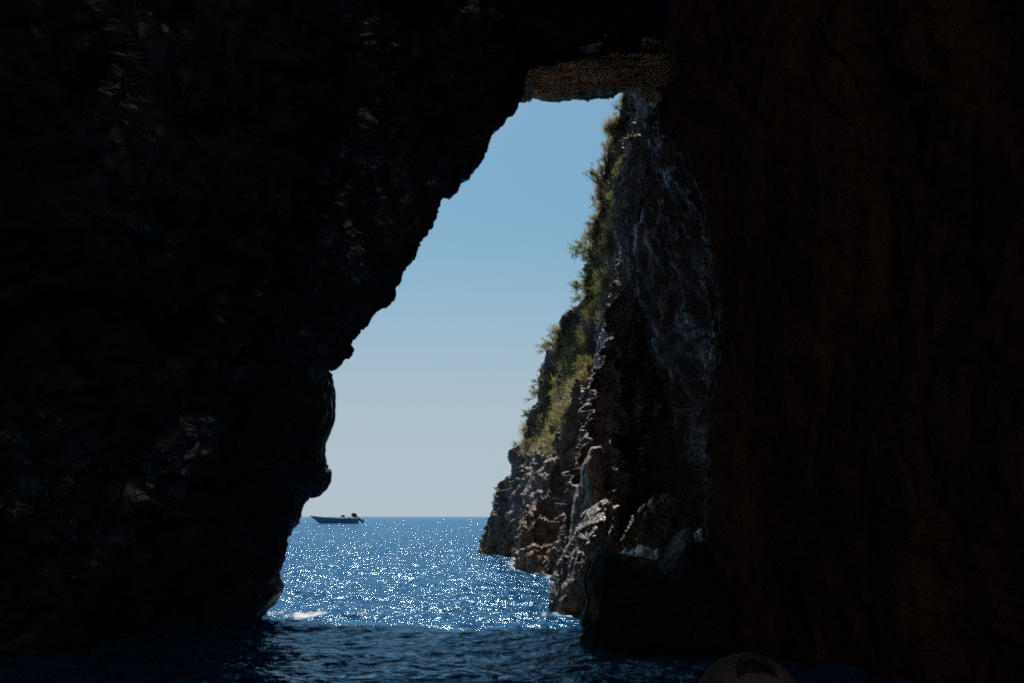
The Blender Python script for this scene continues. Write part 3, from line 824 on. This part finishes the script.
rad = [(0.15, 0.11), (0.14, 0.10), (0.15, 0.10), (0.07, 0.07), (0.055, 0.055), (0.085, 0.10), (0.07, 0.085),
       0.06, 0.042, 0.034, 0.03, 0.06, 0.042, 0.034, 0.03, 0.085, 0.06, 0.045, 0.04, 0.085, 0.06, 0.045, 0.04]
skin_figure('body', vs, ed, rad, M_SHIRT, ps)

def dome(name, rx, ry, rz, mat, parent, loc, rot, hole=None, lo=-0.15, nu=72, nv=40, thick=0.003):
    V, Fc = [], []
    th = np.linspace(0, 2 * math.pi, nu, endpoint=False); ph = np.linspace(math.asin(lo), math.pi / 2 - 0.02, nv)
    for a in th:
        for b in ph:
            V.append((rx * math.cos(b) * math.sin(a), -ry * math.cos(b) * math.cos(a), rz * math.sin(b)))
    fs = grid_faces(nu, nv, True)
    if hole:
        V_ = np.array(V); cc = V_[fs].mean(1)
        keep = ~((cc[:, 1] < 0) & ((cc[:, 0] / hole[0]) ** 2 + ((cc[:, 2] - hole[2]) / hole[1]) ** 2 < 1) & (cc[:, 2] > hole[2]))
        fs = fs[keep]
    o = mesh_np(name, V, fs, mat, parent)
    o.location = loc; o.rotation_euler = rot
    md = o.modifiers.new('thick', 'SOLIDIFY'); md.thickness = thick; md.offset = -1
    return o

TILT = (R(-48), 0, 0)                     # head bowed, so the back of the cap turns up to the camera
hl = (0, 0.05, hz)
lathe('hair', [(0.0, 0.112), (0.05, 0.104), (0.08, 0.075), (0.094, 0.03), (0.096, -0.02), (0.085, -0.07), (0.0, -0.075)], M_HAIR, ps, hl, TILT, k=40, sy=1.12)
cap = dome('cap', 0.106, 0.122, 0.124, M_CAP, ps, hl, TILT, hole=(0.027, 0.046, 0.012), lo=-0.2)
# binding round the half-moon opening, button and strap of the cap
bv, bf = [], []
pts = []
for a in np.linspace(-0.15, math.pi + 0.15, 26):
    x, z = 0.029 * math.cos(a), 0.012 + 0.048 * math.sin(a)
    y = -0.122 * math.sqrt(max(0, 1 - (x / 0.106) ** 2 - (z / 0.124) ** 2))
    pts.append((x, y - 0.001, z))
tube(bv, bf, pts, 0.006, 0.006, 6)
mesh_np('binding', np.vstack(bv), np.array(bf), M_BIND, cap)
lathe('button', [(0.0, 0.006), (0.006, 0.004), (0.008, 0.0), (0.0, -0.002)], M_CAP, cap, (0, 0, 0.124), k=12)
br = []; bfc = []
xs = np.linspace(-1, 1, 21)
for yy in (0.0, 0.5, 1.0):
    for x in xs:
        br.append((0.085 * x, 0.10 + (0.075 * yy) * (1 - 0.25 * x * x) - 0.05 * x * x * (1 - yy * 0.4), -0.012 - 0.012 * x * x - 0.01 * yy))
bfc = grid_faces(3, 21)
bo = mesh_np('brim', br, bfc, M_CAP, cap); md = bo.modifiers.new('thick', 'SOLIDIFY'); md.thickness = 0.004

tb = empty('tour_boat', (0.25, 0.3, 0.0), R(-90))
tag(tb, 'low open skiff carrying the capped passenger, below the view', 'boat')
open_hull(6.0, 1.7, 0.36, 0.04, M_INNER, tb)
box('seat', (0.34, 1.3, 0.05), (-(1.86 - 0.3), 0, max(0.05, sz - 0.03)), M_INNER, tb)

# ------------------------------------------------------------------ light
w = bpy.data.worlds.new('World'); sc.world = w; w.use_nodes = True
nt = w.node_tree; nt.nodes.clear()
sky = nt.nodes.new('ShaderNodeTexSky'); sky.sky_type = 'NISHITA'; sky.sun_disc = False
sky.sun_elevation = R(SUN_EL); sky.sun_rotation = R(SUN_AZ)
sky.altitude = 0; sky.air_density = 1.5; sky.dust_density = 0.8; sky.ozone_density = 10.0
tc = nt.nodes.new('ShaderNodeTexCoord'); va = N(nt, 'VectorMath', operation='ADD'); va.inputs[1].default_value = (0, 0, 0.1)
vn = N(nt, 'VectorMath', operation='NORMALIZE')          # keeps clear of the sky model's murky last degrees above the horizon
nt.links.new(tc.outputs['Generated'], va.inputs[0]); nt.links.new(va.outputs[0], vn.inputs[0]); nt.links.new(vn.outputs[0], sky.inputs[0])
bg = nt.nodes.new('ShaderNodeBackground'); bg.inputs[1].default_value = 0.1
wo = nt.nodes.new('ShaderNodeOutputWorld')
tint = mix(nt, 1.0, sky.outputs[0], (0.70, 0.86, 0.72), 'MULTIPLY')
sep = N(nt, 'SeparateXYZ'); nt.links.new(tc.outputs['Generated'], sep.inputs[0])
hz_ = N(nt, 'MapRange', interpolation_type='SMOOTHERSTEP'); hz_.inputs[1].default_value = 0.0; hz_.inputs[2].default_value = 0.36; hz_.inputs[3].default_value = 0.85; hz_.inputs[4].default_value = 0.0
nt.links.new(sep.outputs[2], hz_.inputs[0])
marine = mix(nt, hz_.outputs[0], tint, (4.65, 5.25, 6.0))     # pale marine haze
nt.links.new(marine, bg.inputs[0]); nt.links.new(bg.outputs[0], wo.inputs[0])
ld = bpy.data.lights.new('sun', 'SUN'); ld.energy = 5.0; ld.angle = R(0.8); ld.color = (1.0, 0.95, 0.88)
so = link(bpy.data.objects.new('sun', ld))
sdv = Vector((math.sin(R(SUN_AZ)) * math.cos(R(SUN_EL)), math.cos(R(SUN_AZ)) * math.cos(R(SUN_EL)), math.sin(R(SUN_EL))))
so.rotation_euler = sdv.to_track_quat('Z', 'Y').to_euler()
so.location = (0, 0, 60)

# ------------------------------------------------------------------ camera
cd = bpy.data.cameras.new('camera'); cd.sensor_width = 36; cd.lens = F / 1024 * 36
cd.clip_start = 0.05; cd.clip_end = 40000
co = link(bpy.data.objects.new('camera', cd)); co.location = (0, 0, CAMZ); co.rotation_euler = (R(90) + PITCH, 0, 0)
sc.camera = co

sc.view_settings.view_transform = 'Standard'; sc.view_settings.look = 'None'
sc.view_settings.exposure = 0.0; sc.view_settings.gamma = 1.0
sc.view_settings.use_curve_mapping = False
sc.cycles.use_denoising = False
sc.cycles.filter_width = 1.9
sc.cycles.use_adaptive_sampling = False
sc.cycles.caustics_reflective = True; sc.cycles.blur_glossy = 1.0; sc.cycles.caustics_refractive = False
sc.cycles.sample_clamp_indirect = 2.0
sc.cycles.max_bounces = 8; sc.cycles.diffuse_bounces = 4; sc.cycles.glossy_bounces = 3
